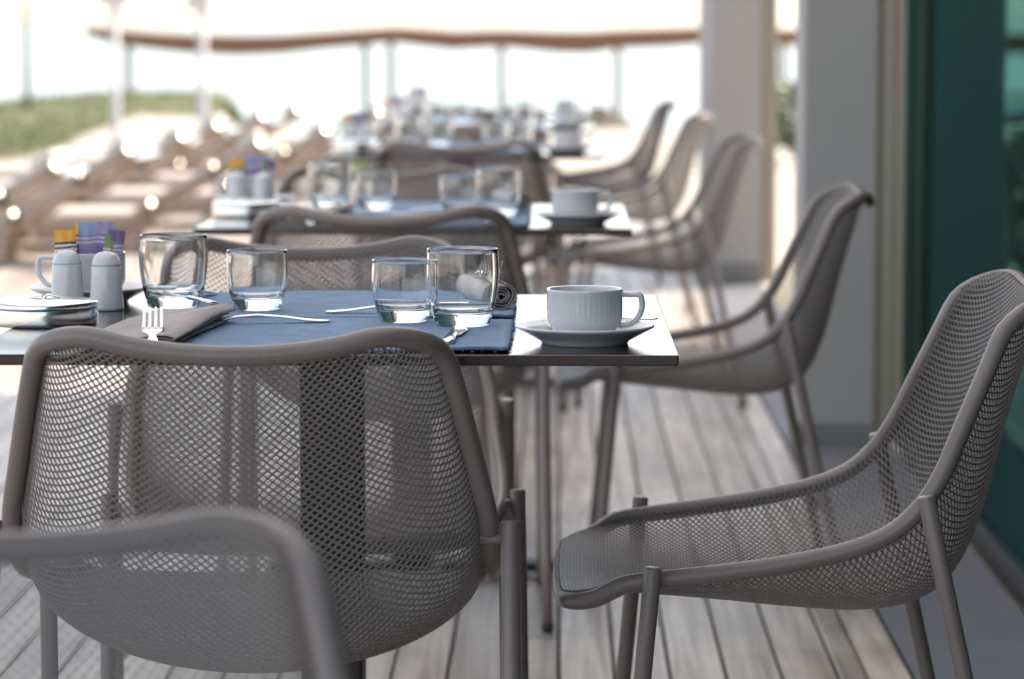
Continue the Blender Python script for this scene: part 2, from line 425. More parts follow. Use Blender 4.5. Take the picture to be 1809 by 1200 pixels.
# columns
def column(Y, x0, x1, dep, label, h=2.9, ph=0.06):
    t = thing('column', label, 'column', ((x0 + x1) / 2, Y + dep / 2, 0), 0, 'square plaster columns of the terrace')
    w = (x1 - x0) / 2
    MB().box(-w, w, -dep / 2, dep / 2, ph - 0.005, h, 0.006).build('shaft', M_column, t)
    MB().box(-w - .004, w + .004, -dep / 2 - .004, dep / 2 + .004, 0.0, ph, 0.003).build('plinth', M_plinth, t)
    return t
column(8.31, 0.648, 0.845, 0.29, 'grey plaster column beside the green glass, nearer of the two', ph=0.055)
column(13.6, 0.665, 0.880, 1.3, 'pale plaster column far back beyond the right-hand chairs, farther of the two', ph=0.09)

# glass wall
gw = thing('glass_wall', 'green tinted full height glass wall along the right of the terrace', 'glass wall', (0.92, 4, 0))
MB().box(-0.005, 0.005, -6.5, 4.30, 0.05, 2.85).build('pane', M_pane, gw)
MB().box(-0.008, 0.010, 3.915, 3.94, 0.05, 2.85, 0.002).build('mullion', M_black, gw)
fm = MB()
fm.box(-0.071, -0.030, 4.315, 4.40, 0.0, 2.85, 0.003); fm.box(-0.026, 0.03, 4.305, 4.40, 0.0, 2.85, 0.003)
fm.build('door_frame', M_frame, gw)
gm = MB(); gm.box(-0.074, -0.064, 4.311, 4.32, 0.0, 2.85); gm.box(-0.0305, -0.0255, 4.33, 4.4, 0.0, 2.85); gm.build('seal', M_frame_dark, gw)
MB().box(-0.022, 0.022, -6.5, 4.30, 0.0, 0.05, 0.003).build('floor_track', M_black, gw)
# narrow frame behind the far column
ff = thing('door_frame', 'tan metal frame upright against the far column', 'door frame', (0.915, 13.64, 0))
MB().box(-0.032, 0.032, -0.03, 0.05, 0.0, 2.85, 0.003).build('upright', M_frame, ff)
MB().box(-0.012, -0.006, -0.034, -0.03, 0.0, 2.85).build('seal', M_frame_dark, ff)

# house behind the glass; roof and awning out of view, shaped for shade
hb = thing('house', 'rendered house behind the green glass with an unseen roof added for shade', 'house', (3, 4, 0))
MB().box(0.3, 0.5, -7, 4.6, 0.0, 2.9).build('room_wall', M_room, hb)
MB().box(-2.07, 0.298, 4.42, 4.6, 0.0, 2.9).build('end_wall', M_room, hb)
MB().box(-2.15, 1.0, -0.8, 9.0, 2.9, 3.1).build('roof', M_roof, hb)  # unseen; span set by where its shade falls on the deck
aw = thing('shade_awning', 'unseen fabric awning added to shade and soften sun over the tables', 'awning', (-0.6, 4, 2.9))  # added out of view to filter sun above the tables
V = []; F = []
for i in range(25):
    for jx in range(7):
        V.append((-1.45 + 2.9 * jx / 6, -1.5 + 9.0 * i / 24, 0.05 - 0.04 * abs(math.sin(i * math.pi / 4))))
for i in range(24):
    for jx in range(6): F.append((i * 7 + jx, i * 7 + jx + 1, (i + 1) * 7 + jx + 1, (i + 1) * 7 + jx))
obj('shade_awning_fabric', V, F, M_awning, aw, True)
for yy in (-1.5, 1.5, 4.5, 7.5): MB().box(-1.45, 1.45, yy - .03, yy + .03, 0.055, 0.12, .004).build('shade_awning_beam', M_frame, aw)

# ================================================================ CHAIR
def build_chair_meshes():
    NB = 161
    rimc = [(.012, .426, .232), (.060, .436, .242), (.111, .443, .250), (.212, .456, .257), (.279, .467, .260), (.347, .483, .262), (.394, .503, .262),
            (.428, .533, .262), (.450, .567, .259), (.475, .622, .247), (.513, .706, .228), (.560, .816, .200)]
    cen = [(.004, .415), (.058, .407), (.11, .400), (.21, .387), (.29, .377), (.37, .371), (.43, .377), (.475, .397), (.507, .437), (.535, .51), (.562, .62), (.604, .760)]
    Rm = crom(rimc, NB); Cn = crom(cen, NB)
    Rm[:, 2] -= 0.005
    mid = (Rm[:, :2] + Cn) / 2
    s = np.concatenate([[0], np.cumsum(np.hypot(*np.diff(mid, axis=0).T))]); L = s[-1]
    EX = 0.02; e0 = EX / s[1]; e1 = EX / (s[-1] - s[-2])
    ext = lambda Q: np.vstack([Q[:1] - (Q[1:2] - Q[:1]) * e0, Q, Q[-1:] + (Q[-1:] - Q[-2:-1]) * e1])
    Rm, Cn = ext(Rm), ext(Cn); s = np.concatenate([[-EX], s, [L + EX]])
    A = 0.285                                                     # half arc length across
    th = np.linspace(0, math.pi / 2, 400); q = 0.36
    arc = np.concatenate([[0], np.cumsum(np.hypot(np.diff(np.sin(th)), q * np.diff(np.cos(th))))]); arc /= arc[-1]
    def S(a, b):
        a = np.asarray(a, float); b = np.asarray(b, float)
        bb = np.clip(b, -EX, L + EX)
        mp = np.interp(bb, s, Rm[:, 0]); mz = np.interp(bb, s, Rm[:, 1]); w = np.interp(bb, s, Rm[:, 2])
        cp = np.interp(bb, s, Cn[:, 0]); cz = np.interp(bb, s, Cn[:, 1])
        u = np.clip(np.abs(a) / A, 0, 1.05)
        t = np.interp(u, arc, th) + np.where(u > 1, (u - 1) * 1.5, 0)
        g = 1 - np.cos(t)
        return np.stack([np.sign(a) * w * np.sin(t), 0.28 - (cp + (mp - cp) * g), cz + (mz - cz) * g], -1)
    def Nn(a, b):
        e = 0.0015
        da = S(a + e, b) - S(a - e, b); db = S(a, b + e) - S(a, b - e)
        n = np.cross(da, db); n /= np.linalg.norm(n, axis=-1, keepdims=True) + 1e-12
        return -n                                                 # checked below: points to the sitter
    if Nn(np.array([0.0]), np.array([L * 0.3]))[0, 2] < 0: sgn = -1.0
    else: sgn = 1.0
    RF, RT = 0.085, 0.108
    def sdf(a, b):
        r = np.where(b < L / 2, RF, RT)
        qx = np.abs(a) - (A - r); qy = np.abs(b - L / 2) - (L / 2 - r)
        mx = np.maximum(qx, 0); my = np.maximum(qy, 0)
        return np.hypot(mx, my) + np.minimum(np.maximum(qx, qy), 0) - r
    # outline
    pts = []
    def arcpts(ca, cb, r, a0, a1, n=10):
        for t in np.linspace(a0, a1, n): pts.append((ca + r * math.cos(t), cb + r * math.sin(t)))
    arcpts(A - RF, RF, RF, -math.pi / 2, 0)
    for b in np.linspace(RF, L - RT, 60)[1:-1]: pts.append((A, b))
    arcpts(A - RT, L - RT, RT, 0, math.pi / 2)
    for a in np.linspace(A - RT, -(A - RT), 34)[1:-1]: pts.append((a, L))
    arcpts(-(A - RT), L - RT, RT, math.pi / 2, math.pi)
    for b in np.linspace(L - RT, RF, 60)[1:-1]: pts.append((-A, b))
    arcpts(-(A - RF), RF, RF, math.pi, 1.5 * math.pi)
    for a in np.linspace(-(A - RF), A - RF, 34)[1:-1]: pts.append((a, 0))
    pa = np.array([p[0] for p in pts]); pb = np.array([p[1] for p in pts])
    rim = S(pa, pb) - sgn * Nn(pa, pb) * 0.0120
    rv, rf = tube_geo([Vector(p) for p in rim], 0.0114, 14, True)
    # diamond lattice
    PA, PB = 0.0118, 0.0084
    ia, ib = int(2 * A / PA) + 3, int(2 * L / PB) + 3
    ca, cb = [], []
    for j in range(-1, ib):
        for i in range(-ia, ia + 1):
            if (i + j) % 2 == 0: ca.append(i * PA / 2); cb.append(j * PB / 2)
    ca = np.array(ca); cb = np.array(cb)
    keep = sdf(ca, cb) < 0.007; ca = ca[keep]; cb = cb[keep]; n = len(ca)
    co = np.array([(PA / 2, 0), (0, PB / 2), (-PA / 2, 0), (0, -PB / 2)])
    k = 0.755; inn = []
    for c in range(4):
        p, q2 = co[c] * k, co[(c + 1) % 4] * k
        inn.append(p * .80 + q2 * .20); inn.append(p * .20 + q2 * .80)
    loc = np.vstack([co, np.array(inn)])                          # 12 points per cell
    a = ca[:, None] + loc[None, :, 0]; b = cb[:, None] + loc[None, :, 1]
    for _ in range(3):
        dd = sdf(a, b); e = 1e-4
        ga = (sdf(a + e, b) - sdf(a - e, b)) / (2 * e); gb = (sdf(a, b + e) - sdf(a, b - e)) / (2 * e)
        o = np.maximum(dd - .006, 0); a = a - ga * o; b = b - gb * o
    P = S(a, b); N = Nn(a, b) * sgn
    T = 0.0007
    V = np.concatenate([(P + N * T), (P - N * T)], axis=1).reshape(-1, 3)   # 24 per cell
    ring = []
    for c in range(4):
        c2 = (c + 1) % 4; i0, i1 = 4 + 2 * c, 4 + 2 * c + 1
        ring.append((c, i0, i1, c2)); ring.append((c, 4 + (2 * c - 1) % 8, i0))
    quads = [f for f in ring if len(f) == 4]; tris = [f for f in ring if len(f) == 3]
    wall = [(4 + i, 4 + (i + 1) % 8, 16 + (i + 1) % 8, 16 + i) for i in range(8)]
    base = (np.arange(n) * 24)[:, None]
    F = []
    for f in quads: F.append(base + np.array(f)[None]); F.append(base + 12 + np.array(f[::-1])[None])
    for f in wall: F.append(base + np.array(f)[None])
    F4 = np.concatenate(F).tolist()
    F = []
    for f in tris: F.append(base + np.array(f)[None]); F.append(base + 12 + np.array(f[::-1])[None])
    F3 = np.concatenate(F).tolist()
    return V.tolist(), F4 + F3, rv, rf

def make_chair():
    t = thing('cafe_chair', 'x', 'chair')
    V, F, rv, rf = build_chair_meshes()
    obj('mesh_shell', V, F, M_chairmesh, t)
    obj('rim_tube', rv, rf, M_chair, t, True)
    def leg(xs, p0, x0, z0, p1, x1, rz, rw):
        a = Vector((xs * x0, 0.28 - p0, z0)); e = Vector((xs * x1, 0.28 - p1, 0.012))
        dr = (a - e).normalized()
        pts = [e + (a - e) * k for k in (0, 0.25, 0.5, 0.75)] + [a - dr * 0.003, a - dr * 0.0012, a]
        mb = MB(); mb.tube(pts, [0.0108] * 5 + [0.0102, 0.0085], 14)
        k = (z0 - 0.022) / z0
        s = e + (a - e) * ((z0 - 0.020 - 0.012) / (z0 - 0.012))
        mb.tube([s, Vector((xs * (rw - 0.004), s.y, s.z + rz))], 0.0065, 10)
        o = mb.build('leg', M_chair, t, True)
        f = MB(); f.tube([e - dr * 0.012, e - dr * 0.004, e + dr * 0.006], [0.009, 0.0118, 0.0118], 12); f.build('foot_cap', M_black, o, True)
        o.data.update()
    for xs in (-1, 1):
        leg(xs, 0.111, 0.283, 0.464, 0.070, 0.288, 0.0, 0.255)
        leg(xs, 0.433, 0.291, 0.552, 0.552, 0.300, 0.0, 0.262)
    return t

chair0 = make_chair()
CH_GRP = 'taupe mesh chairs on the terrace'
n_ch = [0]
def place_chair(x, y, rz, label, dz=0):
    t = chair0 if n_ch[0] == 0 else copy_tree(chair0)
    n_ch[0] += 1
    t.location = (x, y, 0); t.rotation_euler = (0, 0, rz); t['label'] = label; t['group'] = CH_GRP
    return t
# facing +Y (backs to camera): top corner sits 0.27 behind the origin
place_chair(-0.345, 3.64, R(0), 'taupe mesh chair with its back to us at the front edge of the nearest table')
place_chair(-0.381, 1.735, R(180), 'blurred taupe mesh chair cut off at the bottom edge, nearest of all')
place_chair(-0.352, 4.47, R(185), 'taupe mesh chair facing us behind the nearest table, seen past its glasses')
place_chair(0.283, 3.975, R(90), 'taupe mesh chair seen from the side at the right end of the nearest table')
place_chair(-0.318, 5.94, R(0), 'taupe mesh chair with its back to us at the second table from the front')
place_chair(-0.40, 6.93, R(181), 'taupe mesh chair facing us behind the second table from the front')
place_chair(0.283, 6.29, R(90), 'taupe mesh chair seen from the side in front of the grey column')
place_chair(-0.28, 9.27, R(0), 'dark blurred mesh chair with its back to us at the third table')
place_chair(0.26, 9.40, R(92), 'blurred mesh chair seen from the side at the right of the third table')
place_chair(0.24, 11.9, R(90), 'blurred mesh chair behind the third table, seen from the side against the far column')
place_chair(0.18, 13.9, R(88), 'farthest dark mesh chair seen from the side against the bright sea')
place_chair(-0.33, 11.40, R(0), 'blurred mesh chair with its back to us at the fourth table')
place_chair(-0.36, 10.20, R(183), 'blurred mesh chair facing us behind the third table')
place_chair(-0.30, 12.55, R(178), 'blurred mesh chair facing us behind the fourth table')
place_chair(-0.34, 13.43, R(2), 'far mesh chair with its back to us at the farthest table')

# ================================================================ TABLES
TZ = 0.74
TAB_Y = [3.48, 5.70, 9.0, 11.2, 13.2]
TNAME = ['nearest table', 'second table', 'third table', 'fourth table', 'farthest table']
def make_table():
    t = thing('bistro_table', 'x', 'table', (0, 0, 0), 0, 'square dark tables in a row')
    MB().box(-0.40, 0.40, 0.0, 0.80, TZ - 0.0125, TZ, 0.0018).build('tabletop', M_table, t)
    MB().box(-0.068, 0.012, 0.53, 0.61, 0.03, TZ - 0.0145, 0.004).build('pedestal', M_ped, t)
    MB().box(-0.2, 0.2, 0.37, 0.77, TZ - 0.0175, TZ - 0.0128, 0.001).build('mounting_plate', M_ped, t)
    b = MB()
    b.box(-0.035, 0.035, 0.25, 0.89, 0.012, 0.034, 0.006); b.box(-0.32, 0.32, 0.535, 0.605, 0.012, 0.0335, 0.006)
    for (x, y) in ((0, .27), (0, .87), (-.30, .57), (.30, .57)): b.lathe([(0.02, 0.0), (0.022, 0.006), (0.018, 0.013)], 14, (x, y, 0))
    b.build('base', M_black, t)
    return t
table0 = make_table()
tlab = ['dark brown square table in the foreground laid with blue placemats and a cup',
        'dark square table behind the nearest one, laid the same way, slightly blurred',
        'third dark table back, strongly blurred, laid with glasses and a cup',
        'fourth dark table back, blurred among chairs', 'farthest blurred table laid with glasses before the sea']
for i, Y in enumerate(TAB_Y):
    t = table0 if i == 0 else copy_tree(table0)
    t.location = (-0.265, Y, 0); t['label'] = tlab[i]

# ---------------------------------------------------------------- tableware builders (all origin on the table top)
def glass_geo(h, rt, rb, th=0.0026, fl=0.0165):
    out = [(0.0, 0.0015), (rb * 0.75, 0.0012), (rb * 0.93, 0.0), (rb, 0.0012)]
    c = crom([(rb, 0.0012), (rb + (rt - rb) * .42, h * .17), (rb + (rt - rb) * .78, h * .36), (rt * 1.0, h * .58), (rt * 1.012, h * .75), (rt * 0.985, h - .0008)], 26)
    out += [tuple(p) for p in c[1:]]
    out += [(rt * .985 - th * .5 + th * .5 * math.cos(a_), h - .0008 + th * .45 * math.sin(a_)) for a_ in np.linspace(.35, math.pi - .35, 7)]
    ci = []
    for (r, z) in reversed(c[:-1]):
        if z > fl + 0.012: ci.append((r - th, z))
    out += ci
    rl = ci[-1][0]
    out += [(rl * 0.965, fl + .007), (rl * 0.89, fl + .0032), (rl * .74, fl + .0012), (rl * .4, fl), (0.0, fl)]
    return lathe_geo(out, 64)
def make_glass(tall):
    nm = 'tall_tumbler' if tall else 'short_tumbler'
    v, f = glass_geo(0.094, 0.0440, 0.0325) if tall else glass_geo(0.0765, 0.0395, 0.0285)
    me = obj(nm, v, f, M_glass, None, True)
    bm = bmesh.new(); bm.from_mesh(me.data); bmesh.ops.remove_doubles(bm, verts=bm.verts, dist=1e-6)
    bmesh.ops.recalc_face_normals(bm, faces=bm.faces); bm.to_mesh(me.data); bm.free()
    me.data.polygons.foreach_set('use_smooth', [True] * len(me.data.polygons))
    return me

def cup_profile(r, h, foot):
    return [(0.0, 0.003), (foot * .8, 0.003), (foot * .86, 0.0), (foot, 0.0005), (foot * 1.0, 0.006), (foot * 1.05, 0.009), (r * .96, 0.0165), (r * .995, 0.022), (r, h * .6), (r, h - .004), (r * 1.012, h - .0015),
            (r * 1.0, h), (r - .0035, h - .0006), (r - .004, h - .006), (r - .004, 0.022), (r * .84, 0.013), (r * .6, 0.0085), (0.0, 0.008)]
def make_cup(name, r=0.0435, h=0.0565, foot=0.035, hs=1):
    t = thing(name, 'x', 'cup')
    def flute(rr, z, th, i):
        if 7 <= i <= 9: return rr + 0.00022 * math.cos(44 * th + math.sin(3 * th)), z
        return rr, z
    MB().lathe(cup_profile(r, h, foot), 160, fn=flute).build('body', M_porc, t, True)
    # squared-off handle
    path = crom([(r - .003, h * .885), (r + .010, h * .875), (r + .0195, h * .87), (r + .0222, h * .78), (r + .0228, h * .62), (r + .0195, h * .44), (r + .013, h * .31), (r + .006, h * .255), (r - .004, h * .25)], 34)
    prof = [Vector((hs * x, 0, z)) for x, z in path]
    v, f = tube_geo(prof, 0.0034, 12)
    v = [Vector((p.x, p.y * 1.55, p.z)) for p in v]
    obj('handle', v, f, M_porc, t, True)
    return t
def make_saucer(r=0.0805):
    prof = [(0.0, 0.004), (.036, .004), (.043, .0035), (.046, 0.0), (.050, .0003), (.0515, .004), (.062, .0095), (r * .96, .0178), (r, .0195), (r * 1.003, .0212), (r * .985, .0222), (.064, .0160), (.056, .0115), (.049, .0085), (.042, .0075), (0.0, .0072)]
    def rib(rr, z, th, i):
        if 11 <= i <= 12: return rr, z + 0.00045 * math.cos(56 * th)
        return rr, z
    return MB().lathe(prof, 224, fn=rib).build('saucer', M_porc, None, True)
def loft(secs, n=10):
    """secs: (y, half width, thickness, z, x)"""
    V = []; F = []
    for (y, w, th, z, x) in secs:
        for k in range(n):
            a = 2 * math.pi * k / n
            cx_, cz_ = math.cos(a), math.sin(a)
            V.append((x + w * math.copysign(abs(cx_) ** .7, cx_), y, z + th / 2 * math.copysign(abs(cz_) ** .8, cz_)))
    for i in range(len(secs) - 1):
        for k in range(n):
            F.append((i * n + k, i * n + (k + 1) % n, (i + 1) * n + (k + 1) % n, (i + 1) * n + k))
    F.append(tuple(range(n - 1, -1, -1))); F.append(tuple((len(secs) - 1) * n + k for k in range(n)))
    return V, F
HANDLE = [(0.000, .0022, .0018, .0026, 0), (0.003, .0062, .0026, .0028, 0), (0.012, .0092, .0028, .003, 0), (0.03, .0086, .0028, .0045, 0), (0.06, .0062, .003, .0085, 0), (0.09, .0042, .0034, .0105, 0), (0.115, .0036, .0036, .0085, 0), (0.13, .0042, .003, .0055, 0)]
def make_fork():
    mb = MB()
    mb.add(*loft(HANDLE[:-1] + [(0.127, .0042, .003, .0065, 0), (0.135, .0075, .0024, .0075, 0), (0.141, .0122, .002, .0098, 0), (0.149, .0132, .0018, .0132, 0)]))
    for k in range(4):
        x = (k - 1.5) * 0.0068
        mb.add(*loft([(0.148, .0026, .0018, .0128, x), (0.160, .0022, .0018, .0185, x * .98), (0.175, .0020, .0017, .0255, x * .96), (0.188, .0016, .0015, .0310, x * .94), (0.192, .0008, .001, .0322, x * .93)], 8))
    return mb.build('fork', M_chrome, None, True)
def make_spoon(s=1.0):
    mb = MB(); mb.add(*loft(HANDLE + [(0.136, .0052, .0024, .0044, 0)]))
    V = []; F = []; nu, nv = 14, 9
    for sgn, off in ((1, 0.0), (-1, -0.0012)):
        b0 = len(V)
        for i in range(nu + 1):
            u = i / nu; y = 0.132 + 0.052 * u
            w = 0.0165 * math.sqrt(max(0, 1 - (2 * u - 1) ** 2)) ** 0.9 * (1 - .15 * u) + .0012
            for j in range(nv):
                q = (j / (nv - 1)) * 2 - 1
                z = 0.0055 - 0.0055 * (1 - q * q) * math.sin(math.pi * min(1, u * 1.02)) + .002 * u + off
                V.append((w * q, y, z))
        for i in range(nu):
            for j in range(nv - 1):
                q = (b0 + i * nv + j, b0 + i * nv + j + 1, b0 + (i + 1) * nv + j + 1, b0 + (i + 1) * nv + j)
                F.append(q if sgn > 0 else q[::-1])
    mb.add(V, F)
    if s != 1.0: mb.v = [(p[0] * s, p[1] * s, p[2] * s) for p in mb.v]
    return mb.build('spoon', M_chrome, None, True)
def make_knife():
    mb = MB()
    mb.add(*loft([(0, .004, .003, .0035, 0), (.004, .0082, .0055, .0036, 0), (.02, .0090, .006, .0036, 0), (.05, .0072, .0058, .0036, 0), (.085, .0055, .0058, .0034, 0), (.092, .0062, .0035, .003, 0), (.10, .0088, .0018, .003, .001),
                   (.14, .0095, .0014, .003, .0018), (.17, .0098, .0012, .003, .002), (.190, .0075, .001, .003, .000), (.200, .002, .0008, .003, -.003)], 12))
    return mb.build('knife', M_chrome, None, True)
def make_placemat(w=0.455, dpt=0.37):
    """woven mat, softly waved, with a frayed hem"""
    nx, ny = 60, 46; V = []; F = []
    rnd = random.Random(3)
    ex = [rnd.uniform(-.0012, .0012) for _ in range(200)]
    for lay in (1, 0):
        b0 = len(V)
        for j in range(ny + 1):
            for i in range(nx + 1):
                u, v = i / nx, j / ny
                x = (u - .5) * w; y = v * dpt
                if i in (0, nx): x += ex[j]
                if j in (0, ny): y += ex[60 + i]
                edge = min(u, 1 - u) * w; ed2 = min(v, 1 - v) * dpt; em = min(edge, ed2)
                z = .0009 + .0006 * math.sin(x * 31 + 1.3) * math.sin(y * 27) + (.0012 if em < .006 else 0)
                lift = .0035 * math.exp(-((u - .93) / .12) ** 2 - ((v - .02) / .12) ** 2) + .002 * math.exp(-((u - .5) / .2) ** 2 - ((v - 1) / .1) ** 2)
                V.append((x, y, (z + .0016 + lift) if lay else .0003 + lift * .8))
        for j in range(ny):
            for i in range(nx):
                q = (b0 + j * (nx + 1) + i, b0 + j * (nx + 1) + i + 1, b0 + (j + 1) * (nx + 1) + i + 1, b0 + (j + 1) * (nx + 1) + i)
                F.append(q if lay else q[::-1])
    n1 = (nx + 1) * (ny + 1)
    loop = [i for i in range(nx + 1)] + [j * (nx + 1) + nx for j in range(1, ny + 1)] + [ny * (nx + 1) + i for i in range(nx - 1, -1, -1)] + [j * (nx + 1) for j in range(ny - 1, 0, -1)]
    for a, b in zip(loop, loop[1:] + loop[:1]): F.append((b, a, a + n1, b + n1))
    o = obj('placemat', V, F, M_mat, None, True)
    # fringe threads
    mb = MB(); mb.v = list(V); mb.f = list(F)
    for k in range(260):
        u = rnd.random(); side = rnd.choice((0, 0, 1, 2))
        L = rnd.uniform(.0015, .004)
        if side == 0: p = Vector(((u - .5) * w, 0, .0016)); q = p + Vector((rnd.uniform(-.001, .001), -L, -.0006))
        elif side == 1: p = Vector((w / 2, u * dpt, .0016)); q = p + Vector((L, rnd.uniform(-.001, .001), -.0006))
        else: p = Vector((-w / 2, u * dpt, .0016)); q = p + Vector((-L, rnd.uniform(-.001, .001), -.0006))
        mb.tube([p, q], .0005, 4)
    me = o.data; me.clear_geometry(); me.from_pydata(mb.v, [], mb.f); me.update()
    me.polygons.foreach_set('use_smooth', [True] * len(me.polygons))
    return o
def sheet_extrude(name, path, y0, y1, th, m, ny=18, wob=0.001, taper=None, seed=1):
    """a cloth folded along a cross-section path (x,z), carried along y"""
    P = [Vector((x, z)) for x, z in path]; n = len(P); V = []; F = []
    Nn_ = []
    for i in range(n):
        t = (P[min(i + 1, n - 1)] - P[max(i - 1, 0)]).normalized(); Nn_.append(Vector((-t.y, t.x)))
    rnd = random.Random(seed)
    for s_ in (1, -1):
        for j in range(ny + 1):
            v = j / ny; y = y0 + (y1 - y0) * v
            for i in range(n):
                o = P[i] + Nn_[i] * (th / 2 * s_)
                k = taper(v, i / (n - 1)) if taper else (0, 0, 1)
                V.append((o.x + k[0] + wob * math.sin(v * 9 + i * .05), y + wob * 1.5 * math.sin(i * .16 + v), max(.0004, o.y * k[2] + k[1])))
    m1 = n * (ny + 1)
    for j in range(ny):
        for i in range(n - 1):
            F.append((j * n + i, j * n + i + 1, (j + 1) * n + i + 1, (j + 1) * n + i))
            F.append((m1 + j * n + i, m1 + (j + 1) * n + i, m1 + (j + 1) * n + i + 1, m1 + j * n + i + 1))
    for i in range(n - 1):
        F.append((i, m1 + i, m1 + i + 1, i + 1)); F.append((ny * n + i, ny * n + i + 1, m1 + ny * n + i + 1, m1 + ny * n + i))
    for j in range(ny):
        F.append((j * n, (j + 1) * n, m1 + (j + 1) * n, m1 + j * n)); F.append((j * n + n - 1, m1 + j * n + n - 1, m1 + (j + 1) * n + n - 1, (j + 1) * n + n - 1))
    return obj(name, V, F, m, None, True)
def make_folded_napkin():
    pth = [(-.062, .0022), (0, .0022), (.055, .0022), (.064, .0040), (.055, .0058), (0, .0058), (-.058, .0056), (-.066, .0074), (-.058, .0092), (0, .0092), (.054, .0094), (.064, .0110), (.054, .0128), (.02, .0126),
           (.012, .0140), (.03, .0165), (.055, .0185), (.070, .0150), (.0715, .0190), (.060, .0235), (.040, .0225), (.010, .0178), (-.03, .0158), (-.06, .0140), (-.074, .0095), (-.080, .0030)]
    c = crom(pth, 150); c[:, 0] *= .76
    def tp(v, u): return (-.012 * v, .001 * math.sin(v * 5 + u * 7) * u, (.62 + .45 * min(1, v * 1.3)) - .1 * v * v + .06 * math.sin(v * 4))
    return sheet_extrude('folded_napkin', [tuple(p) for p in c], -0.17, 0.155, .0014, M_nap, 26, .0012, tp, 2)
def make_rolled_napkin():
    pts = []
    for k in range(190):
        t = k / 189; a = t * 4.2 * 2 * math.pi; r = .0030 + .0145 * t
        pts.append((r * math.cos(a) * 1.12 + .0006 * math.sin(a * 3), .0190 + r * math.sin(a) * .98 + .0007 * math.cos(a * 2.3)))
    zmin = min(p[1] for p in pts); pts = [(x, z - zmin + .001) for x, z in pts]
    def tp(v, u): return (.002 * math.sin(v * 4), 0, 1 + .05 * math.sin(v * 6))
    return sheet_extrude('rolled_napkin', pts, 0.0, 0.20, .0013, M_nap, 14, .0008, tp, 4)
def make_shaker():
    t = thing('salt_shaker', 'x', 'shaker')
    h = .076
    prof = [(0, .002), (.0185, .002), (.0205, 0), (.0222, .0012), (.0222, .004), (.0212, .020), (.0200, .045), (.0195, .0565), (.0190, .0578)]
    MB().lathe(prof, 44).build('body', M_porc, t, True)
    MB().lathe([(.0193, .0575), (.0188, .0605), (.0172, .0660), (.0145, .0708), (.0105, .0742), (.005, .0758), (0, .0762)], 44).build('dome_top', M_porc, t, True)
    hm = MB()
    for k in range(5):
        a = 2 * math.pi * k / 5; hm.lathe([(0, .0), (.0011, .0), (.0011, .0004), (0, .0004)], 8, (.006 * math.cos(a), .006 * math.sin(a), .0752))
    hm.build('shaker_hole', M_black, t)
    return t
def make_ashtray():
    t = thing('butter_dish', 'x', 'dish')
    R0 = .066
    MB().lathe([(0, .0012), (R0 * .9, .0012), (R0 * .992, 0), (R0 * 1.002, .0012), (R0 * 1.008, .0045), (R0 * 1.010, .0095), (R0 * 1.008, .0150), (R0 * 1.003, .0200), (R0 * .998, .0208), (R0 * .96, .0208), (R0 * .95, .004), (0, .0035)], 96).build('bowl', M_dish, t, True)
    lid = MB().lathe([(R0 * .985, .0209), (R0 * 1.010, .0210), (R0 * 1.016, .0218), (R0 * 1.016, .0240), (R0 * 1.012, .0262), (R0 * 1.004, .0280), (R0 * .97, .0292), (R0 * .6, .0316), (R0 * .3, .0324), (0, .0326)], 96).build('lid', M_dish, t, True)
    # raised thumb piece
    pts = crom([(-.026, .0310), (-.014, .0345), (-.004, .0365), (.000, .0335), (.005, .0365), (.016, .0345), (.028, .0306)], 24)
    V = []; F = []
    for i, (x_, z_) in enumerate(pts):
        w = .006 + .004 * math.sin(math.pi * i / 23)
        V += [(x_, -w, z_), (x_, w, z_), (x_, w, z_ - .002), (x_, -w, z_ - .002)]
    for i in range(23):
        for k in range(4): F.append((i * 4 + k, i * 4 + (k + 1) % 4, i * 4 + 4 + (k + 1) % 4, i * 4 + 4 + k))
    F += [(3, 2, 1, 0), (92, 93, 94, 95)]
    obj('thumb_piece', V, F, M_chrome, lid, True)
    return t
PK = {'orange': packet_mat('orange_sachet', (0.80, 0.38, 0.03), (0.03, 0.025, 0.02), (0.7, 0.68, 0.66)),
      'blue': packet_mat('blue_sachet', (0.28, 0.38, 0.58), (0.30, 0.26, 0.50), (0.55, 0.55, 0.65)),
      'violet': packet_mat('violet_sachet', (0.30, 0.25, 0.42), (0.22, 0.12, 0.34), (0.5, 0.45, 0.6)),
      'green': packet_mat('green_sachet', (0.27, 0.45, 0.16), (0.35, 0.45, 0.10), (0.75, 0.75, 0.72)),
      'purple': packet_mat('purple_sachet', (0.24, 0.14, 0.30), (0.30, 0.24, 0.42), (0.60, 0.58, 0.62)),
      'black': packet_mat('black_sachet', (0.80, 0.40, 0.04), (0.03, 0.03, 0.03), (0.55, 0.55, 0.55))}
def make_packet(kind, w=.030, seed=0):
    rnd = random.Random(seed); V = []; F = []; nx, nz = 7, 12; H = .075
    for s_ in (1, -1):
        for j in range(nz + 1):
            for i in range(nx + 1):
                u, v = i / nx, j / nz
                bul = .0028 * math.sin(math.pi * u) * math.sin(math.pi * min(1, v * 1.06)) ** .6
                crk = .0009 * math.sin(u * 13 + seed) * math.sin(v * 9 + seed * 2)
                V.append(((u - .5) * w, s_ * bul + crk + .0002 * s_, v * H + (.0008 if (j == nz and i % 2) else 0)))
    n1 = (nx + 1) * (nz + 1)
    for j in range(nz):
        for i in range(nx):
            q = (j * (nx + 1) + i, j * (nx + 1) + i + 1, (j + 1) * (nx + 1) + i + 1, (j + 1) * (nx + 1) + i)
            F.append(q[::-1]); F.append(tuple(k + n1 for k in q))
    return obj('sugar_sachet', V, F, PK[kind], None, True)

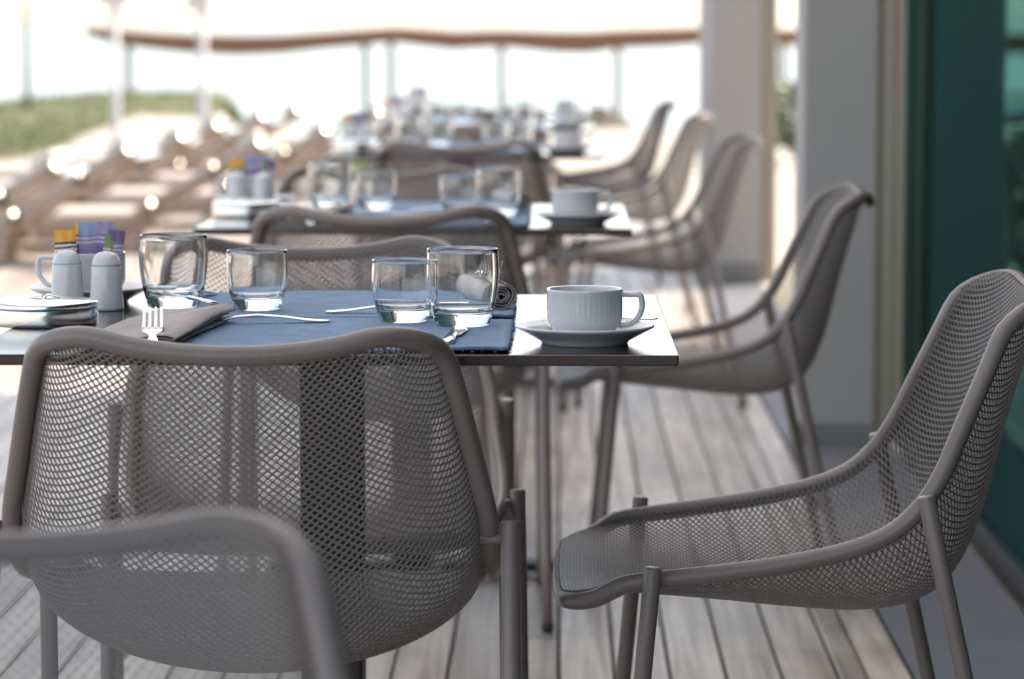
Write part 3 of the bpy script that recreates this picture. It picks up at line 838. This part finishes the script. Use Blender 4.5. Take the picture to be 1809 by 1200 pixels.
# ---------------------------------------------------------------- lay the tables
protos = {}
def get(key, fn):
    if key not in protos:
        protos[key] = fn(); return protos[key]
    return copy_tree(protos[key])
def put(key, fn, x, y, z, label, cat, group, rz=0.0, rx=0.0, ry=0.0):
    o = get(key, fn); o.location = (x, y, z); o.rotation_euler = (rx, ry, rz)
    tag(o, label, cat, group); return o
ON = ['on the nearest table', 'on the second table', 'on the third table', 'on the fourth table', 'on the farthest table']
MZ = TZ + 0.0027
def lay(k):
    dy = TAB_Y[k] - 3.48; on = ON[k]; rnd = random.Random(40 + k)
    def j(a=.006): return rnd.uniform(-a, a) if k else 0.0
    full = k < 2
    put('mat', make_placemat, -0.283, 3.503 + dy, TZ + .0004, f'blue woven placemat along the front edge {on}' if k < 3 else f'blurred blue placemat at the front side {on}', 'placemat', 'blue placemats', R(j(.6)))
    put('mat', make_placemat, -0.283, 3.902 + dy, TZ + .0004, f'blue woven placemat on the far side, before the facing chair, {on}', 'placemat', 'blue placemats', R(.5 + j(.6)))
    G1 = (-0.496, 4.03) if k == 0 else (-0.452, 4.03); G2 = (-0.385, 4.0) if k == 0 else (-0.362, 4.0)
    put('tall', lambda: make_glass(True), G1[0] + j(), G1[1] + dy + j(), MZ + .0012, f'tall clear tumbler beside the shakers, left one {on}', 'glass', 'clear tumblers')
    put('short', lambda: make_glass(False), G2[0] + j(), G2[1] + dy + j(), MZ + .0012, f'short clear tumbler next to the left tall tumbler {on}', 'glass', 'clear tumblers', R(40))
    put('short', lambda: make_glass(False), -0.190 + j(), 3.85 + dy + j(), MZ, f'short clear tumbler half behind the right tall tumbler {on}', 'glass', 'clear tumblers', R(110))
    put('tall', lambda: make_glass(True), -0.116 + j(), 3.80 + dy + j(), MZ, f'tall clear tumbler nearest the white cup {on}', 'glass', 'clear tumblers', R(200))
    # cup on saucer at the right end
    put('saucer', make_saucer, 0.031 + j(.01), 3.612 + dy, TZ, f'white ribbed saucer under the empty cup {on}', 'saucer', 'white saucers')
    put('cup', lambda: make_cup('coffee_cup'), 0.031 + j(.002), 3.612 + dy, TZ + .0074, f'white coffee cup with squared handle, standing empty {on}', 'cup', 'white cups')
    # condiments
    put('saucer', make_saucer, -0.622 + j(), 4.15 + dy, TZ, f'white saucer under the cup of sugar sachets {on}', 'saucer', 'white saucers')
    put('sugarcup', lambda: make_cup('sugar_cup', .0465, .060, .036, -1), -0.622 + j(.002), 4.15 + dy, TZ + .0074, f'white cup holding coloured sugar sachets {on}', 'cup', 'white cups')
    put('shaker', make_shaker, -0.584 + j(), 4.035 + dy, TZ, f'pale ceramic shaker beside the tall tumbler, right of the pair {on}', 'shaker', 'ceramic shakers', R(15))
    put('shaker', make_shaker, -0.639 + j(), 4.065 + dy, TZ, f'pale ceramic shaker before the sugar cup, left of the pair {on}', 'shaker', 'ceramic shakers', R(80))
    if k < 3: put('ashtray', make_ashtray, -0.634 + j(.002) + (0 if k == 0 else .03), 3.845 + dy, TZ, f'round polished steel lidded dish {on}', 'dish', 'steel dishes', R(10))
    # sachets
    cx_, cy_ = -0.622, 4.15 + dy
    for q, (kind, dx, ddy, dz, w, tilt, yaw) in enumerate([('orange', -.025, -.022, .000, .029, -4, 5), ('black', -.012, .010, .007, .026, 3, -8), ('blue', .000, .004, .008, .026, -2, 9), ('violet', .018, .006, .009, .027, 3, -7), ('green', .0165, -.022, -.004, .017, 12, 35), ('purple', .029, -.010, .000, .023, 6, 14)]):
        nm = {'orange': 'orange sachet with a black striped body', 'black': 'amber topped black sachet behind the others', 'blue': 'light blue sachet in the middle', 'violet': 'violet sachet in the middle',
              'green': 'small green topped sachet leaning', 'purple': 'purple striped sachet at the right rim'}[kind]
        o = put('pk' + kind, lambda: make_packet(kind, w, q), cx_ + dx, cy_ + ddy, TZ + .0225 + dz, f'{nm} in the sugar cup {on}', 'sachet', 'sugar sachets', R(yaw), R(-4 + 2 * q), R(tilt))
    if k < 3:
        put('nap', make_folded_napkin, -0.463, 3.70 + dy, MZ, f'taupe folded linen napkin {on}', 'napkin', 'taupe napkins', R(-8 + j(3)))
        put('roll', make_rolled_napkin, -0.072, 4.005 + dy, MZ + .001, f'taupe rolled napkin behind the right tumblers {on}', 'napkin', 'taupe napkins', R(14 + j(3)))
    if full:
        put('fork', make_fork, -0.444, 3.41 + dy, MZ + .0045, f'steel fork with raised tines resting on the folded napkin {on}', 'fork', 'steel forks', R(7), R(1))
        put('knife', make_knife, -0.424, 3.832 + dy, MZ + .0205, f'steel knife lying across the folded napkin {on}', 'knife', 'steel knives', R(25), R(0), R(14))
        put('spoon', make_spoon, -0.279, 3.828 + dy, MZ, f'steel spoon with its handle towards the tumblers on the front placemat {on}', 'spoon', 'steel spoons', R(94))
        put('spoon', make_spoon, -0.295, 3.955 + dy, MZ, f'steel spoon lying along the far placemat between the tumblers {on}', 'spoon', 'steel spoons', R(-88))
        put('spoon', make_spoon, -0.468, 4.245 + dy, MZ + .001, f'steel spoon seen through the left tall tumbler {on}', 'spoon', 'steel spoons', R(172))
        put('knife', make_knife, -0.128, 3.555 + dy, MZ, f'steel knife in front of the tall tumbler near the cup {on}', 'knife', 'steel knives', R(-3))
        put('fork', make_fork, -0.10, 4.20 + dy, MZ + .031, f'steel fork lying on the rolled napkin {on}', 'fork', 'steel forks', R(186))
        put('teaspoon', lambda: make_spoon(.72), 0.118, 3.672 + dy, TZ + .0215, f'small teaspoon on the saucer behind the coffee cup {on}', 'spoon', 'steel spoons', R(100), R(-4))
for k in range(5): lay(k)

# ================================================================ BEYOND THE TERRACE
def make_lounger():
    t = thing('sun_lounger', 'x', 'lounger')
    ca, sa = math.cos(R(30)), math.sin(R(30)); px_, pz_ = -.65, .12        # pivot relative to head; head at x=0
    def inc(x0, l0, l1, t0, t1, y0, y1, b):
        mb = MB().box(l0, l1, y0, y1, t0, t1, b)
        M_ = Matrix.Translation((px_, 0, pz_)) @ Matrix.Rotation(-R(30), 4, 'Y'); return mb.xform(M_)
    f = MB()
    for y in (-.31, .26): f.box(-1.95, px_ + .05, y, y + .05, .07, .125, .008)
    for x in np.linspace(-1.9, -.75, 9): f.box(x, x + .07, -.26, .26, .09, .115, .004)
    f.build('frame', M_lwood, t)
    for (x, y) in ((-1.85, -.30), (-1.85, .26), (-.72, -.30), (-.72, .26)): MB().box(x, x + .05, y, y + .045, 0, .07, .006).build('leg', M_lwood, t)
    b = inc(0, 0, .75, .0, .04, -.31, -.27, .008); b2 = inc(0, 0, .75, .0, .04, .27, .31, .008)
    b.add(b2.v, b2.f)
    for s_ in np.linspace(.05, .70, 5):
        c = inc(0, s_, s_ + .04, .005, .022, -.25, .25, .004); b.add(c.v, c.f)
    b.build('backrest', M_lwood, t)
    hb_ = inc(0, .752, .776, -.012, .014, -.31, .31, .008); hb_.build('head_bar', M_chrome, t)
    m = MB().box(-1.92, px_ + .01, -.30, .30, .127, .195, .02)
    m.build('mattress', M_lmat, t, True); inc(0, .03, .74, .042, .085, -.29, .29, .02).build('back_cushion', M_lmat, t, True)
    Hn = Vector((.575, -.425, .70)).normalized(); Q = Hn.to_track_quat('Z', 'Y').to_matrix().to_4x4()
    for (sl, yy, tw) in ((.73, -.32, 4), (.47, -.325, 15), (.11, -.325, 10)):  # added steel domes, turned to throw sun glints at the camera
        Q = (Hn + Vector((0, 0, -1)) * math.sin(R(tw))).to_track_quat('Z', 'Y').to_matrix().to_4x4()
        p = Vector((px_ + sl * ca, yy, pz_ + sl * sa + .05))
        cp = MB().lathe([(0, .006), (.012, .0057), (.024, .0046), (.034, .0030), (.040, .0012), (.040, -.012), (0, -.012)], 20)
        cp.xform(Matrix.Translation(p) @ Q); cp.build('glint_cap', M_cap, t, True)
    pl = inc(0, .64, .75, .082, .120, -.22, .22, .018); pl.build('highlight_pillow', M_white, t, True)  # white pillow added as a bright spot at the lounger head
    return t
M_cap = simple('glint_cap_steel', (0.13, 0.12, 0.11), 0.26, 1.0, 0.02, 20)
M_white = simple('white_canvas', (0.66, 0.62, 0.57), 0.8, 0, 0.03, 10)
lg = make_lounger()
LP = [(-2.05, 13.2), (-1.97, 14.9), (-1.95, 16.7), (-1.95, 18.6), (-1.85, 20.4), (-1.78, 22.2), (-1.45, 15.8), (-1.25, 17.65), (-1.20, 19.5), (-1.15, 21.3)]
LN = ['nearest sun lounger of the row, cut by the left edge', 'second sun lounger of the row', 'third sun lounger of the row', 'fourth sun lounger of the row', 'fifth sun lounger of the row', 'farthest sun lounger of the row, next to the lawn',
      'sun lounger pulled towards the tables, nearest of those set forward', 'sun lounger pulled towards the tables, second of those set forward', 'sun lounger pulled towards the tables, third of those set forward', 'sun lounger pulled towards the tables, farthest of those set forward']
for i, (x, y) in enumerate(LP):
    o = lg if i == 0 else copy_tree(lg)
    o.location = (x, y, 0.0); o.rotation_euler = (0, 0, R(random.uniform(-3, 3)))
    tag(o, 'brown wooden and white ' + LN[i], 'lounger', 'sun loungers in a row')

# canopy on posts, standing on the lower beach
YC = 60.0
can = thing('beach_canopy', 'long brown fabric canopy on posts at the beach', 'canopy', (0, YC, 0))
tops = [(150, 52, 1), (178, 56, 5), (205, 58, 10), (260, 63, 14), (330, 66, 18), (420, 68, 20), (500, 66, 19), (570, 61, 16), (645, 56, 15), (690, 53, 12), (740, 56, 15), (800, 60, 18), (885, 58, 15), (985, 61, 22), (1040, 61, 23), (1092, 58, 18), (1180, 55, 18), (1240, 53, 15), (1300, 53, 15), (1370, 56, 14), (1420, 57, 14), (1500, 57, 14)]
V = []; F = []
for (px_, yt, th) in tops:
    a = at_y(px_, yt - 4, YC); b_ = at_y(px_, yt + 10 + th * 1.05, YC)
    z0, z1 = b_.z, a.z
    V += [(a.x, -.06, z0), (a.x, -.06, z1), (a.x, 2.5, z1 + .02), (a.x, 2.5, z0 + .02)]
n = len(tops)
for i in range(n - 1):
    for k in range(4): F.append((i * 4 + k, i * 4 + (k + 1) % 4, i * 4 + 4 + (k + 1) % 4, i * 4 + 4 + k))
F += [(3, 2, 1, 0), tuple((n - 1) * 4 + k for k in range(4))]
obj('canopy_fabric', V, F, M_canopy, can)
for px_ in (225, 645, 690, 885, 1092, 1385):
    a = at_y(px_, 64, YC); MB().box(a.x - .075, a.x + .075, .0, .15, -2.5, a.z, .01).build('post', M_post, can)

def lamp_post(px, ybase, Y, w, hx0, hx1, yh, label, tilt=0):
    b = at_y(px, ybase, Y); t = thing('lamp_post', label, 'lamp post', (b.x, Y, ground_z(b.x, Y)), 0, 'pale posts with box heads')
    s = Y / FPX; zh = at_y(px, yh, Y).z - ground_z(b.x, Y)
    MB().lathe([(w * s * .55, 0), (w * s * .5, .02), (w * s * .42, zh)], 16).build('pole', M_lamp, t, True)
    hw = (hx1 - hx0) / 2 * s; hc = ((hx0 + hx1) / 2 - px) * s
    h = MB().box(-hw, hw, -.09, .09, 0, .30, .02); h.xform(Matrix.Translation((hc, 0, zh)) @ Matrix.Rotation(tilt, 4, 'Y')); h.build('lamp_head', M_lamphead, t)
lamp_post(206, 300, 24.6, 17, 176, 234, 10, 'pale post with a broad box head standing left of the other')
lamp_post(359, 236, 33, 18, 328, 372, 20, 'pale post with a slanted box head above the thatched parasol', R(9))
b = at_y(49, 215, 38); t = thing('flag_pole', 'thin bare pole at the far left above the grass', 'pole', (b.x, 38, ground_z(b.x, 38)))
MB().lathe([(.05, 0), (.042, .6), (.035, 1.30), (.03, 1.32)], 12).build('pole', M_post, t, True)
MB().lathe([(.03, 1.32), (.045, 1.34), (.03, 1.37), (0, 1.38)], 12).build('finial', M_post, t, True)

def parasol(px, ytop, Y, rad, label):
    a = at_y(px, ytop, Y); zg = ground_z(a.x, Y)
    t = thing('thatched_parasol', label, 'parasol', (a.x, Y, zg), 0, 'thatched beach parasols'); H = a.z - zg
    v = []; f = []; rnd = random.Random(px)
    MB().lathe([(.05, 0), (.045, H - .1)], 10).build('pole', M_bark, t, True)
    mb = MB().lathe([(rad * .98, H - rad * .52), (rad * .6, H - rad * .27), (rad * .28, H - rad * .1), (.06, H - .02), (0, H)], 40, fn=lambda r, z, th, i: (r * (1 + .05 * math.sin(th * 9 + i)), z + .03 * math.sin(th * 13 + i * 2)))
    for k in range(220):
        th = rnd.uniform(0, 6.28); r0 = rad * rnd.uniform(.3, .98); r1 = r0 + rad * .14
        z0 = H - r0 * .53 + .02; z1 = z0 - .09 - .06 * rnd.random()
        w = .03
        c_, s_ = math.cos(th), math.sin(th)
        mb.add([(r0 * c_ - w * s_, r0 * s_ + w * c_, z0), (r0 * c_ + w * s_, r0 * s_ - w * c_, z0), (r1 * c_, r1 * s_, z1)], [(0, 1, 2)])
    mb.build('thatch_roof', M_thatch, t)
parasol(312, 186, 50, .95, 'thatched parasol behind the grass at the left, below the slanted lamp')
parasol(1056, 188, 48, .62, 'thatched parasol on the beach beyond the tables, right of centre')

def shrub(x, y, z, w, h, n, label, seed):
    rnd = random.Random(seed); t = thing('shrub', label, 'shrub', (x, y, z))
    st = MB()
    for k in range(6):
        a = rnd.uniform(0, 6.28); st.tube([(0, 0, 0), (w * .25 * math.cos(a), w * .25 * math.sin(a), h * .5), (w * .5 * math.cos(a), w * .5 * math.sin(a), h * .9)], [.015, .01, .004], 6)
    st.build('stem', M_bark, t)
    v = []; f = []
    for k in range(n):
        a = rnd.uniform(0, 6.28); q = rnd.random() ** .5; zz = rnd.uniform(.12, 1); r = w * q * (1 - .5 * abs(zz - .5))
        c = Vector((r * math.cos(a), r * math.sin(a), zz * h)); u = Vector((rnd.gauss(0, 1), rnd.gauss(0, 1), rnd.gauss(.3, .6))).normalized(); s_ = rnd.uniform(.05, .11)
        p = u.orthogonal().normalized() * s_ * .35
        i = len(v); v += [c, c + u * s_ * .5 + p, c + u * s_, c + u * s_ * .5 - p]; f.append((i, i + 1, i + 2, i + 3))
    obj('foliage', v, f, M_leaf, t)
shrub(2.02, 27, 0, .42, .62, 900, 'leafy green shrub seen between the two columns', 5)
